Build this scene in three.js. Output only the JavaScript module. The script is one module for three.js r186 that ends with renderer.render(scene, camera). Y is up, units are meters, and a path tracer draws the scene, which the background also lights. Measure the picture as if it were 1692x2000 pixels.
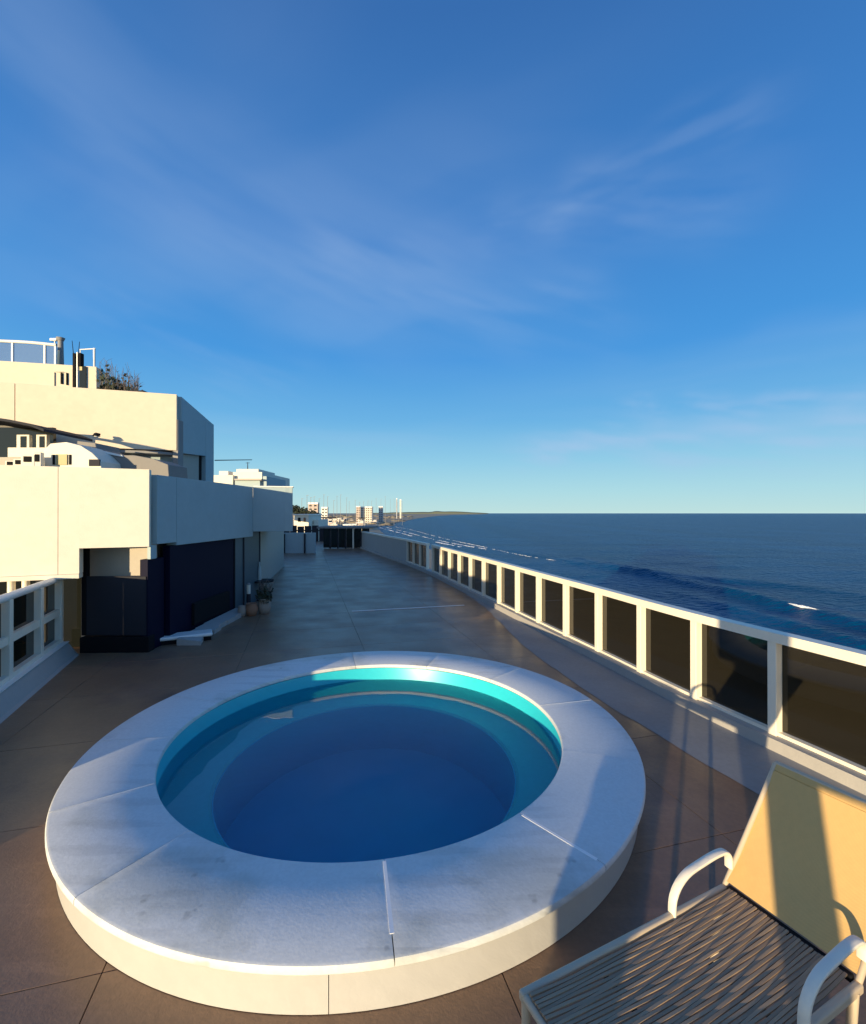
import * as THREE from 'three';
import { RoundedBoxGeometry } from 'three/addons/geometries/RoundedBoxGeometry.js';
import { mergeGeometries, toCreasedNormals } from 'three/addons/utils/BufferGeometryUtils.js';
import { Brush, Evaluator, SUBTRACTION } from 'three-bvh-csg';

// ---------------------------------------------------------------- camera, sky, sun, exposure
const H = 2.5, F = 915, CX = 846, CY = 1002;            // eye height and the lens in photograph pixels
const scene = new THREE.Scene();
const camera = new THREE.PerspectiveCamera(2 * Math.atan(1000 / F) * 180 / Math.PI, 866 / 1024, 0.05, 90000);
camera.position.set(0, H, 0);
camera.rotation.x = Math.atan(2 / F);
const renderer = new THREE.WebGLRenderer({ antialias: true });
renderer.setSize(866, 1024);
renderer.toneMapping = THREE.LinearToneMapping;
renderer.toneMappingExposure = 1.5;
renderer.shadowMap.enabled = true;

const AZ = 30 * Math.PI / 180, EL = 4.1 * Math.PI / 180;   // low sun behind the camera, to the left
const toSun = new THREE.Vector3(-Math.sin(AZ) * Math.cos(EL), Math.sin(EL), Math.cos(AZ) * Math.cos(EL));

// small seeded noise kit
function rng(seed) { let s = seed | 0; return () => { s = (s + 0x6d2b79f5) | 0; let t = Math.imul(s ^ (s >>> 15), 1 | s); t = (t + Math.imul(t ^ (t >>> 7), 61 | t)) ^ t; return ((t ^ (t >>> 14)) >>> 0) / 4294967296; }; }
function hash(x, y, s) { let h = Math.imul(x, 374761393) + Math.imul(y, 668265263) + Math.imul(s, 1274126177); h = Math.imul(h ^ (h >>> 13), 1274126177); return ((h ^ (h >>> 16)) >>> 0) / 4294967296; }
function vnoise(x, y, per, s) {                          // value noise; tiles every `per` cells if per > 0
  const xi = Math.floor(x), yi = Math.floor(y), fx = x - xi, fy = y - yi;
  const u = fx * fx * fx * (fx * (fx * 6 - 15) + 10), v = fy * fy * fy * (fy * (fy * 6 - 15) + 10);
  const w = (n) => (per ? ((n % per) + per) % per : n);
  const a = hash(w(xi), w(yi), s), b = hash(w(xi + 1), w(yi), s), c = hash(w(xi), w(yi + 1), s), d = hash(w(xi + 1), w(yi + 1), s);
  return a + (b - a) * u + (c - a) * v + (a - b - c + d) * u * v;
}
function fbm(x, y, oct, per, s) { let t = 0, a = 0.5, n = 0; for (let i = 0; i < oct; i++) { t += a * vnoise(x, y, per, s + i * 17); n += a; a *= 0.5; x *= 2; y *= 2; per *= 2; } return t / n; }
const lerp = (a, b, t) => a + (b - a) * t, clamp = (x, a = 0, b = 1) => Math.min(b, Math.max(a, x)), smooth = (a, b, x) => { const t = clamp((x - a) / (b - a)); return t * t * (3 - 2 * t); };

{
  const W = 1600, HH = 800, data = new Float32Array(W * HH * 4);
  const stops = [[0, .52, .75, .74], [2.5, .42, .71, .78], [6, .29, .61, .80], [11, .15, .45, .78], [18, .066, .315, .73], [30, .052, .228, .60], [47, .036, .150, .43], [90, .04, .13, .36]].map(([e, ...c]) => [e, ...c.map((x) => x / 1.5)]);
  const sd = toSun.clone();
  // cirrus bands: azimuth and elevation of both ends in degrees, half width, strength, seed
  const WISPS = [[-45, 33, -8, 28, 8, .27, 3], [-11, 26.5, 15, 21.5, 4.2, .27, 8], [9, 31.5, 33, 36, 2.2, .2, 15], [18, 30, 30, 29, 3.2, .25, 19], [14, 8.2, 46, 6.8, 2.1, .95, 27], [24, 11.5, 50, 10.2, 1.1, .5, 33], [-35, 18, -20, 16, 2.6, .25, 41], [60, 25, 110, 30, 6, .35, 47], [150, 20, 178, 24, 5, .35, 53], [-120, 30, -80, 26, 6, .35, 59]];
  for (let j = 0; j < HH; j++) {
    const el = ((j + 0.5) / HH - 0.5) * Math.PI, e = Math.max(0, el * 180 / Math.PI);
    let k = 0; while (k < stops.length - 2 && e > stops[k + 1][0]) k++;
    const t = clamp((e - stops[k][0]) / (stops[k + 1][0] - stops[k][0]));
    const base = [1, 2, 3].map((c) => lerp(stops[k][c], stops[k + 1][c], t));
    for (let i = 0; i < W; i++) {
      const ph = ((i + 0.5) / W - 0.5) * 2 * Math.PI;     // u 0.5 looks along +x
      const d = [Math.cos(el) * Math.cos(ph), Math.sin(el), Math.cos(el) * Math.sin(ph)];
      // air is brighter on the sun's side (forward scattering)
      const mu = d[0] * sd.x + d[1] * sd.y + d[2] * sd.z, mie = 0.27 * Math.pow(clamp((mu + 0.25) / 1.25), 2.2) * Math.exp(-Math.max(0, el) * 1.1);
      let r = base[0] + mie * 1.15, g = base[1] + mie * 0.95, b = base[2] + mie * 0.62;
      // thin cirrus on a flat layer overhead
      if (el > 0.01) {
        const q = 1 / Math.max(0.07, d[1]), X = d[0] * q, Z = d[2] * q;
        const a = 0.55, px = X * Math.cos(a) + Z * Math.sin(a), pz = -X * Math.sin(a) + Z * Math.cos(a);
        const warp = fbm(px * 0.7 + 3, pz * 0.7, 3, 0, 5);
        const streak = fbm(px * 0.5 + warp * 1.6 + 4, pz * 1.5 + warp * 1.6, 5, 0, 31), veil = fbm(px * 0.4 + 5.5, pz * 0.55 + 2, 4, 0, 91);
        let c = smooth(0.42, 0.72, streak) * smooth(0.35, 0.6, veil) * 0.17 + 0.15 * smooth(0.36, 0.72, veil) * (0.6 + 0.8 * streak);
        const low = Math.exp(-Math.pow((el - 0.11) / 0.07, 2)) * smooth(0.46, 0.74, fbm(ph * 2.6 + el * 2 + 1.3, el * 30 + ph * 1.6, 4, 0, 57));
        c = c * 0.5 * smooth(0.05, 0.3, el) + low * 0.25;
        const azd = Math.atan2(d[0], -d[2]) * 180 / Math.PI;
        for (const [a0, e0, a1, e1, w, amp, sd2] of WISPS) {
          const L2 = Math.hypot(a1 - a0, e1 - e0), tx = (a1 - a0) / L2, ty = (e1 - e0) / L2, al = (azd - a0) * tx + (e - e0) * ty, dn = -(azd - a0) * ty + (e - e0) * tx;
          const over = Math.max(0, -al, al - L2); if (Math.abs(dn) > w * 4 || over > w * 5) continue;
          const nz = fbm(al / (w * 3.2), dn / (w * 0.55) + al / (w * 5) + sd2, 5, 0, sd2), cr = (dn + (vnoise(al / (w * 2.2), 2, 0, sd2) - 0.5) * w * 1.6) / w;
          c += amp * Math.exp(-cr * cr - Math.pow(over / (w * 1.8), 2)) * smooth(0.2, 0.8, nz);
        }
        c = clamp(c);
        r = lerp(r, 0.27, c * 0.6); g = lerp(g, 0.385, c * 0.55); b = lerp(b, 0.55, c * 0.5);
      }
      const o = (j * W + i) * 4; data[o] = r; data[o + 1] = g; data[o + 2] = b; data[o + 3] = 1;
    }
  }
  const sky = new THREE.DataTexture(data, W, HH, THREE.RGBAFormat, THREE.FloatType);
  sky.mapping = THREE.EquirectangularReflectionMapping; sky.magFilter = THREE.LinearFilter; sky.minFilter = THREE.LinearFilter; sky.needsUpdate = true;
  scene.background = sky; scene.environment = sky;
}
const sun = new THREE.DirectionalLight(new THREE.Color().setRGB(1, 0.77, 0.45), 5);
sun.position.copy(toSun).multiplyScalar(60); sun.castShadow = true; sun.shadow.radius = 1; sun.shadow.mapSize.set(2048, 2048);
Object.assign(sun.shadow.camera, { left: -30, right: 30, top: 20, bottom: -20, near: 1, far: 160 });
scene.add(sun, sun.target);

// ---------------------------------------------------------------- helpers
// a photograph pixel as a point on a level plane of height h (P) or at depth s in front of the eye (Q)
const P = (x, y, h = 0) => { const s = (H - h) * F / (y - CY); return new THREE.Vector3((x - CX) / F * s, h, -s); };
const Q = (x, y, s) => new THREE.Vector3((x - CX) / F * s, H - (y - CY) / F * s, -s);
const used = new Map();
function numbered(n) { const k = used.get(n) || 0; used.set(n, k + 1); return k ? n + '_' + String(k).padStart(3, '0') : n; }
function mesh(name, geo, mat, parent) { const m = new THREE.Mesh(geo, mat); m.name = parent ? name : numbered(name); m.castShadow = m.receiveShadow = true; (parent || scene).add(m); return m; }
function tag(o, label, category, group, kind) { o.userData.label = label; o.userData.category = category; if (group) o.userData.group = group; if (kind) o.userData.kind = kind; return o; }
function thing(name, label, category, pos = [0, 0, 0], turn = 0, group) { const g = new THREE.Group(); g.name = numbered(name); g.position.set(...pos); g.rotation.y = turn; scene.add(g); return tag(g, label, category, group); }
function structure(name, geo, mat) { const m = mesh(name, geo, mat); m.userData.kind = 'structure'; return m; }
const shapeOf = (pts) => { const s = new THREE.Shape(); pts.forEach(([x, y], i) => (i ? s.lineTo(x, y) : s.moveTo(x, y))); s.closePath(); return s; };
// plan polygon of [X, depth] points raised from y0 to y1
function prism(pts, y0, y1, bevel = 0, holes = []) {
  const sh = Array.isArray(pts) ? shapeOf(pts) : pts; sh.holes.push(...holes);
  const g = new THREE.ExtrudeGeometry(sh, { depth: y1 - y0 - 2 * bevel, bevelEnabled: bevel > 0, bevelSize: bevel, bevelOffset: -bevel, bevelThickness: bevel, bevelSegments: 2, curveSegments: 64 });
  g.rotateX(-Math.PI / 2); g.translate(0, y0 + bevel, 0); return g;
}
// upright board between plan points a and b, th thick (to the left of a->b when side = 1)
function board(a, b, y0, y1, th, side = 1, bevel = 0.004) {
  const dx = b[0] - a[0], dz = b[1] - a[1], L = Math.hypot(dx, dz), nx = -dz / L * th * side, nz = dx / L * th * side;
  const p = [[a[0], a[1]], [b[0], b[1]], [b[0] + nx, b[1] + nz], [a[0] + nx, a[1] + nz]];
  return prism(side > 0 ? p : p.reverse(), y0, y1, bevel);
}
// six-sided block with its own height at each corner
function hexa(plan, yb, yt) {
  const v = [...plan.map(([x, s], i) => [x, yb[i], -s]), ...plan.map(([x, s], i) => [x, yt[i], -s])];
  const quads = [[0, 1, 5, 4], [1, 2, 6, 5], [2, 3, 7, 6], [3, 0, 4, 7], [4, 5, 6, 7], [3, 2, 1, 0]], pos = [], uv = [];
  for (const q of quads) {
    const [a, b, c, d] = q.map((i) => v[i]); const L = Math.hypot(b[0] - a[0], b[1] - a[1], b[2] - a[2]), hh = Math.hypot(d[0] - a[0], d[1] - a[1], d[2] - a[2]);
    for (const [p, u] of [[a, [0, 0]], [b, [L, 0]], [c, [L, hh]], [a, [0, 0]], [c, [L, hh]], [d, [0, hh]]]) { pos.push(...p); uv.push(...u); }
  }
  const g = new THREE.BufferGeometry(); g.setAttribute('position', new THREE.Float32BufferAttribute(pos, 3)); g.setAttribute('uv', new THREE.Float32BufferAttribute(uv, 2)); g.computeVertexNormals(); return g;
}
const box = (w, h, d, r = 0.006, seg = 2) => new RoundedBoxGeometry(w, h, d, seg, Math.min(r, w / 2.2, h / 2.2, d / 2.2));
const placed = (g, x, y, z, ry = 0) => { if (ry) g.rotateY(ry); return g.translate(x, y, z); };
function rod(a, b, r, r2 = r, n = 8) {
  const d = new THREE.Vector3().subVectors(b, a), g = new THREE.CylinderGeometry(r2, r, d.length(), n);
  g.applyQuaternion(new THREE.Quaternion().setFromUnitVectors(new THREE.Vector3(0, 1, 0), d.clone().normalize())); return g.translate((a.x + b.x) / 2, (a.y + b.y) / 2, (a.z + b.z) / 2);
}
const merge = (list) => mergeGeometries(list.map((g) => { const n = g.index ? g.toNonIndexed() : g; for (const k of Object.keys(n.attributes)) if (!['position', 'normal', 'uv'].includes(k)) n.deleteAttribute(k); return n; }));
// tileable texture of n x n texels; fn(u, v) gives a grey or [r, g, b]
function texture(n, fn, srgb = true, repeat = 1) {
  const d = new Uint8Array(n * n * 4);
  for (let j = 0; j < n; j++) for (let i = 0; i < n; i++) { const c = fn(i / n, j / n), o = (j * n + i) * 4, a = Array.isArray(c) ? c : [c, c, c]; for (let k = 0; k < 3; k++) d[o + k] = clamp(a[k]) * 255; d[o + 3] = 255; }
  const t = new THREE.DataTexture(d, n, n); t.wrapS = t.wrapT = THREE.RepeatWrapping; t.repeat.set(repeat, repeat); t.magFilter = THREE.LinearFilter; t.minFilter = THREE.LinearMipmapLinearFilter; t.generateMipmaps = true;
  if (srgb) t.colorSpace = THREE.SRGBColorSpace; t.needsUpdate = true; return t;
}
const again = (t, r) => { const c = t.clone(); c.repeat.set(r, r); c.needsUpdate = true; return c; };
const rgb = (r, g, b) => new THREE.Color().setRGB(r, g, b);
const mat = (color, roughness = 0.8, more = {}) => new THREE.MeshStandardMaterial({ color, roughness, ...more });

// ---------------------------------------------------------------- materials
const mottle = texture(512, (u, v) => 0.94 + 0.06 * (0.45 * fbm(u * 6, v * 6, 6, 6, 3) + 0.55 * fbm(u * 30, v * 30, 4, 30, 13)));                                   // weathered paint
const stucco = texture(512, (u, v) => 0.5 * fbm(u * 64, v * 64, 3, 64, 9) + 0.5 * fbm(u * 8, v * 8, 3, 8, 12), false);
const deckMap = texture(1024, (u, v) => {
  const big = fbm(u * 3, v * 3, 5, 3, 21), stain = smooth(0.55, 0.75, fbm(u * 5 + 2, v * 5, 5, 5, 43)), grit = fbm(u * 128, v * 128, 2, 128, 77), scuff = smooth(0.62, 0.78, fbm(u * 4, v * 40, 4, 4, 15));
  const k = 0.80 + 0.18 * big - 0.10 * stain + 0.08 * (grit - 0.5) + 0.05 * scuff; return [k, k * (0.955 + 0.03 * big), k * (0.92 + 0.05 * stain)];
});
const deckRough = texture(512, (u, v) => 0.30 + 0.22 * fbm(u * 5, v * 5, 5, 5, 65), false);
const copingMap = texture(1024, (u, v) => {
  const grime = smooth(0.52, 0.78, fbm(u * 4, v * 4, 6, 4, 210)), streak = smooth(0.55, 0.8, fbm(u * 3, v * 26, 4, 3, 118)), grit = fbm(u * 128, v * 128, 2, 128, 7), spot = smooth(0.70, 0.82, fbm(u * 22, v * 22, 3, 22, 19));
  const k = 0.97 - 0.09 * grime - 0.05 * streak - 0.16 * spot * grime + 0.05 * (grit - 0.5); return [k, k * 0.99, k * (0.985 - 0.02 * grime)];
});
const M = {
  cream: mat(rgb(.80, .755, .645), 0.85, { map: again(mottle, 0.35), bumpMap: again(stucco, 1.2), bumpScale: 0.002 }),
  creamUpper: mat(rgb(.74, .66, .53), 0.88, { map: again(mottle, 0.3), bumpMap: again(stucco, 1.2), bumpScale: 0.002 }),
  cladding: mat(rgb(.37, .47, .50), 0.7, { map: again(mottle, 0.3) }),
  rail: mat(rgb(.86, .80, .67), 0.42, { map: again(mottle, 1) }),
  kerb: mat(rgb(.40, .39, .37), 0.75, { map: again(mottle, 0.6), bumpMap: again(stucco, 1), bumpScale: 0.003 }),
  deck: mat(rgb(.325, .215, .148), 1, { map: again(deckMap, 0.28), roughnessMap: again(deckRough, 0.4), bumpMap: again(stucco, 1.4), bumpScale: 0.0018 }),
  ringShadeGrey: mat(rgb(.34, .335, .325), 1, { map: again(texture(512, (u, v) => 0.84 + 0.16 * fbm(u * 4, v * 4, 6, 4, 140) + 0.05 * (fbm(u * 96, v * 96, 2, 96, 150) - 0.5)), 0.3), roughnessMap: again(texture(256, (u, v) => 0.5 + 0.4 * fbm(u * 4, v * 4, 5, 4, 160), false), 0.3) }),  // grey for the painted ring shadow along the right kerb
  joint: mat(rgb(.03, .024, .02), 0.95),
  coping: mat(rgb(.70, .75, .76), 0.5, { map: again(copingMap, 0.45), bumpMap: again(stucco, 1.2), bumpScale: 0.0008 }),
  mortar: mat(rgb(.88, .87, .85), 0.9),
  poolWall: mat(rgb(.50, .50, .49), 0.35, { map: again(mottle, 0.5), bumpMap: again(stucco, 0.8), bumpScale: 0.0015 }),
  liner: mat(rgb(.03, .55, .68), 0.35, { map: again(mottle, 0.8) }),
  bench: mat(rgb(.34, .70, .72), 0.6, { map: again(mottle, 0.8) }),
  basin: mat(rgb(.08, .62, .80), 0.6, { map: again(mottle, 0.5) }),
  water: new THREE.MeshPhysicalMaterial({ color: 0xffffff, roughness: 0.015, transmission: 1, thickness: 1, ior: 1.333, attenuationColor: rgb(.010, .80, .92), attenuationDistance: 1.6, bumpMap: again(texture(256, (u, v) => fbm(u * 5, v * 5, 3, 5, 88), false), 0.6), bumpScale: 0.0012 }),
  tint: new THREE.MeshPhysicalMaterial({ color: rgb(.055, .048, .03), roughness: 0.03, transmission: 0.72, thickness: 0, ior: 1.5 }),
  clear: new THREE.MeshPhysicalMaterial({ color: rgb(.55, .68, .78), roughness: 0.03, transmission: 0.85, thickness: 0, ior: 1.5 }),
  darkGlass: mat(rgb(.012, .014, .012), 0.06),
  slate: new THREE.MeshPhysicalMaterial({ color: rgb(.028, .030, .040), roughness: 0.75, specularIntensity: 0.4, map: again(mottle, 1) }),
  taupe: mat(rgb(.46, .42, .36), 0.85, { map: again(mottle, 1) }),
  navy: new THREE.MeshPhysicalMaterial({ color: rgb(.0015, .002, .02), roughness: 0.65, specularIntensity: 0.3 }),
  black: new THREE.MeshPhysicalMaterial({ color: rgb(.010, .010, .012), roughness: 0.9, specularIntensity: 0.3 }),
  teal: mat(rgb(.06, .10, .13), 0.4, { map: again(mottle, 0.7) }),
  olive: mat(rgb(.42, .36, .18), 0.6),
  greyMetal: mat(rgb(.24, .24, .24), 0.7),
  whiteMetal: mat(rgb(.78, .78, .76), 0.35),
  roofGrey: mat(rgb(.24, .23, .22), 0.85, { map: again(mottle, 0.5) }),
  clay: mat(rgb(.30, .16, .10), 0.85, { map: again(mottle, 2) }),
  stone: mat(rgb(.33, .28, .24), 0.9, { map: again(mottle, 2) }),
  leaf: new THREE.MeshPhysicalMaterial({ color: rgb(.035, .055, .03), roughness: 0.9, transmission: 0.25, thickness: 0, side: THREE.DoubleSide }),
  twig: mat(rgb(.16, .13, .11), 0.9),
};

// ---------------------------------------------------------------- sea, land
const SEA = -30;
{
  const nA = 420, nR = 400, r0 = 45, r1 = 60000, pos = [], uv = [], idx = [];
  const crest = new THREE.CatmullRomCurve3([P(1130, 1092, SEA), P(1300, 1130, SEA), P(1440, 1160, SEA), P(1560, 1190, SEA), P(1692, 1222, SEA), P(1900, 1262, SEA)]);
  const crest2 = new THREE.CatmullRomCurve3([P(1010, 1078, SEA), P(1180, 1108, SEA), P(1330, 1128, SEA), P(1500, 1140, SEA), P(1760, 1172, SEA)]);
  const crest3 = new THREE.CatmullRomCurve3([P(1330, 1160, SEA), P(1500, 1206, SEA), P(1692, 1258, SEA), P(1850, 1290, SEA)]);
  const lines = [[crest, 1.9, 5.5], [crest2, 1.3, 8], [crest3, 1.1, 4.5]].map(([c, h, w]) => [c.getPoints(90), h, w]);
  for (let j = 0; j <= nR; j++) {
    const r = r0 * Math.pow(r1 / r0, Math.pow(j / nR, 1.12));
    for (let i = 0; i <= nA; i++) {
      const q = i / nA, a = (q < 0.78 ? lerp(-0.75, 1.1, q / 0.78) : lerp(1.1, 2 * Math.PI - 0.75, (q - 0.78) / 0.22));   // fine in the open quarter, coarse elsewhere
      const x = r * Math.sin(a), z = -r * Math.cos(a), fade = 1 / (1 + Math.pow(r / 900, 2));
      let y = 0.75 * (fbm(x / 26, z / 13, 3, 0, 4) - 0.5) * fade + 0.9 * (fbm(x / 90 + 3, z / 42, 2, 0, 14) - 0.5) / (1 + Math.pow(r / 3000, 2));
      if (r < 620 && a > -0.4 && a < 1.2) for (const [pts, h, w] of lines) {
        let best = 1e9, sgn = 0, t = 0;
        for (let k = 0; k < pts.length; k += 2) { const dx = x - pts[k].x, dz = z - pts[k].z, d = dx * dx + dz * dz; if (d < best) { best = d; t = k / (pts.length - 1); sgn = dx * 0.6 + dz * -0.8; } }
        const d = Math.sqrt(best) * (sgn > 0 ? 0.55 : 1.3) / w; if (d < 3) y += h * Math.exp(-d * d) * (0.35 + 0.65 * Math.sin(Math.PI * clamp(t, 0.04, 1)));
      }
      pos.push(x, SEA + y, z); uv.push(x / 46, z / 46);
    }
  }
  for (let j = 0; j < nR; j++) for (let i = 0; i < nA; i++) { const a = j * (nA + 1) + i, b = a + 1, c = a + nA + 1, d = c + 1; idx.push(a, b, c, b, d, c); }
  const g = new THREE.BufferGeometry(); g.setAttribute('position', new THREE.Float32BufferAttribute(pos, 3)); g.setAttribute('uv', new THREE.Float32BufferAttribute(uv, 2)); g.setIndex(idx); g.computeVertexNormals();
  const rip = texture(1024, (u, v) => { const e = smooth(0, .08, u) * smooth(1, .92, u) * smooth(0, .08, v) * smooth(1, .92, v); return 0.5 + (0.7 * vnoise(u * 16, v * 32, 16, 2) + 0.45 * fbm(u * 32, v * 64, 3, 32, 6) - 0.55) * (0.75 + 0.25 * e); }, false);
  const tone = texture(512, (u, v) => 0.72 + 0.28 * fbm(u * 4, v * 9, 6, 4, 33));
  structure('sea', g, new THREE.MeshPhysicalMaterial({ color: rgb(.0005, .098, .25), roughness: 0.3, specularIntensity: 0.09, map: again(tone, 0.16), bumpMap: again(rip, 1), bumpScale: 1.5 }));
}
// shore: a low sheet of sand and scrub with its edge along the bay
const shore = [[735, 1030], [775, 1020.5], [815, 1012.5], [850, 1008], [885, 1005.6], [950, 1004.2]].map(([x, y]) => { const p = P(x, y, -29); return [p.x, -p.z]; });
{
  const pts = [[-60, 620], ...shore, [2500, 30000], [-30000, 30000], [-30000, -9000], [160, -9000], [95, -300], [72, 0], [40, 200], [-5, 420]];
  const land = prism(pts.slice().reverse(), -31.5, -29);
  const sand = texture(512, (u, v) => { const s = fbm(u * 6, v * 6, 6, 6, 71); return [0.80 + 0.2 * s, 0.78 + 0.2 * s, 0.74 + 0.2 * s]; });
  structure('beach', land, mat(rgb(.52, .43, .33), 0.95, { map: again(sand, 0.01) }));
  // scrub behind the sand
  const scrub = []; const R = rng(5);
  for (let i = 0; i < 170; i++) {
    const s = lerp(900, 5200, Math.pow(R(), 1.6)), x = CX + (R() * 235 - 275), w = lerp(8, 26, R()) * (0.5 + s / 3000), X = (x - CX) / F * s;
    const edge = -120 - (s - 1000) * 0.004; if (X > edge) continue;
    const g = new THREE.IcosahedronGeometry(1, 1); const pa = g.attributes.position;
    for (let k = 0; k < pa.count; k++) { const f = 0.75 + 0.5 * hash(Math.round(pa.getX(k) * 50), Math.round(pa.getZ(k) * 50 + pa.getY(k) * 90), i); pa.setXYZ(k, pa.getX(k) * w * f, pa.getY(k) * w * 0.22 * f, pa.getZ(k) * w * f); }
    g.computeVertexNormals(); scrub.push(g.translate(X, -28.9, -s));
  }
  tag(mesh('coastal_scrub', merge(scrub), mat(rgb(.26, .22, .15), 0.95)), 'low brown coastal scrub on the flats behind the beach', 'scrub', null, 'stuff');
  // far headland
  const hp = []; for (let i = 0; i <= 40; i++) { const x = lerp(700, 950, i / 40), h = 70 * Math.sin(Math.PI * Math.pow(i / 40, 1.7)) * (0.6 + 0.5 * vnoise(i * 0.45, 1, 0, 8)); hp.push([(x - CX) / F * 17000, h]); }
  const hs = new THREE.Shape(); hs.moveTo(hp[0][0], -31); hp.forEach(([x, h]) => hs.lineTo(x, -29 + h)); hs.lineTo(hp[40][0], -31);
  structure('hills', new THREE.ExtrudeGeometry(hs, { depth: 900, bevelEnabled: true, bevelSize: 30, bevelThickness: 300, bevelSegments: 2 }).translate(0, 0, -17600), mat(rgb(.10, .12, .10), 1));
}
// foam: broken white water with body, along the breaking crest and the shore
function foam(pxs, width, seed, density, thick = 0.3) {
  const c = new THREE.CatmullRomCurve3(pxs.map(([x, y]) => P(x, y, SEA + 0.2))), R = rng(seed), L = c.getLength(), list = [];
  for (let i = 0; i < L * density * 1.6; i++) {
    const t = R(); if (vnoise(t * Math.max(3, L / (width * 9)), 0.5, 0, seed) + 0.35 * vnoise(t * L / (width * 2.5), 3, 0, seed) < (L < 40 ? 0.3 : 0.62)) continue; const p = c.getPointAt(t), w = width * (0.25 + 0.75 * R()) * (L < 40 ? 0.25 + 0.75 * Math.sin(Math.PI * t) : 0.7), g = new THREE.IcosahedronGeometry(1, 1), pa = g.attributes.position, tan = c.getTangentAt(t);
    for (let k = 0; k < pa.count; k++) { const f = 0.6 + 0.8 * hash(Math.round(pa.getX(k) * 40), Math.round(pa.getZ(k) * 40 + pa.getY(k) * 70), seed + i); pa.setXYZ(k, pa.getX(k) * w * 1.8 * f, pa.getY(k) * thick * f, pa.getZ(k) * w * 0.5 * f); }
    g.rotateY(Math.atan2(-tan.z, tan.x)); g.computeVertexNormals();
    list.push(g.translate(p.x + (R() - 0.5) * width * 1.2, p.y + (L < 40 ? 0.5 * R() * Math.sin(Math.PI * t) : 0.1 * R()), p.z + (R() - 0.5) * width * (1.2 + 2.6 * vnoise(t * L / (width * 6), 7, 0, seed))));
  }
  return merge(list);
}
const foamMat = mat(rgb(.82, .84, .86), 0.9);
const fm = (n, g) => structure(n, g, foamMat);
fm('sea_foam', foam([[1534, 1183], [1560, 1190], [1604, 1199]], 0.5, 4, 22, 0.2).translate(0, 0.85, 0));
fm('sea_foam', foam([[745, 1027.5], [800, 1041], [850, 1054], [900, 1064], [948, 1072]], 2.0, 9, 0.8, 0.12));
fm('sea_foam', foam([[752, 1025.5], [800, 1034], [845, 1046], [905, 1060], [960, 1071]], 1.5, 23, 0.6, 0.12));
fm('sea_foam', foam([[740, 1030], [790, 1043], [840, 1056], [900, 1068]], 2.6, 29, 1.0, 0.15));
fm('sea_foam', foam([[960, 1072], [1040, 1088], [1110, 1098]], 0.7, 33, 0.7, 0.1));
fm('sea_foam', foam([[772, 1019], [815, 1011.5], [860, 1007]], 9, 18, 0.12));

// ---------------------------------------------------------------- terrace floor
// the right-hand parapet line, as [X, depth]
const railLine = [[6.15, -4], [4.62, 2], [4.05, 3.9], [3.37, 5.99], [2.85, 8.04], [2.3, 10.14], [1.75, 12.29], [0.96, 15.3], [0, 19]];
const farLine = [[0, 19], [-1.3, 23], [-2.8, 27], [-5.8, 35], [-9.4, 42]];
const RING = { x: -0.654, s: 4.9, out: 2.62, inn: 1.93, wall: 2.565, top: 0.296, water: 0.075 };
const floorPoly = [...railLine, ...farLine.slice(1), [-24, 42], [-24, -4]];
const disc = (r) => { const p = new THREE.Path(); p.absarc(RING.x, RING.s, r, 0, Math.PI * 2, true); return p; };
const floorGroup = new THREE.Group(); floorGroup.name = numbered('terrace_floor'); floorGroup.userData.kind = 'structure'; scene.add(floorGroup);
mesh('screed', prism(floorPoly, -0.3, -0.012, 0, [disc(2.2)]), M.joint, floorGroup);
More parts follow.
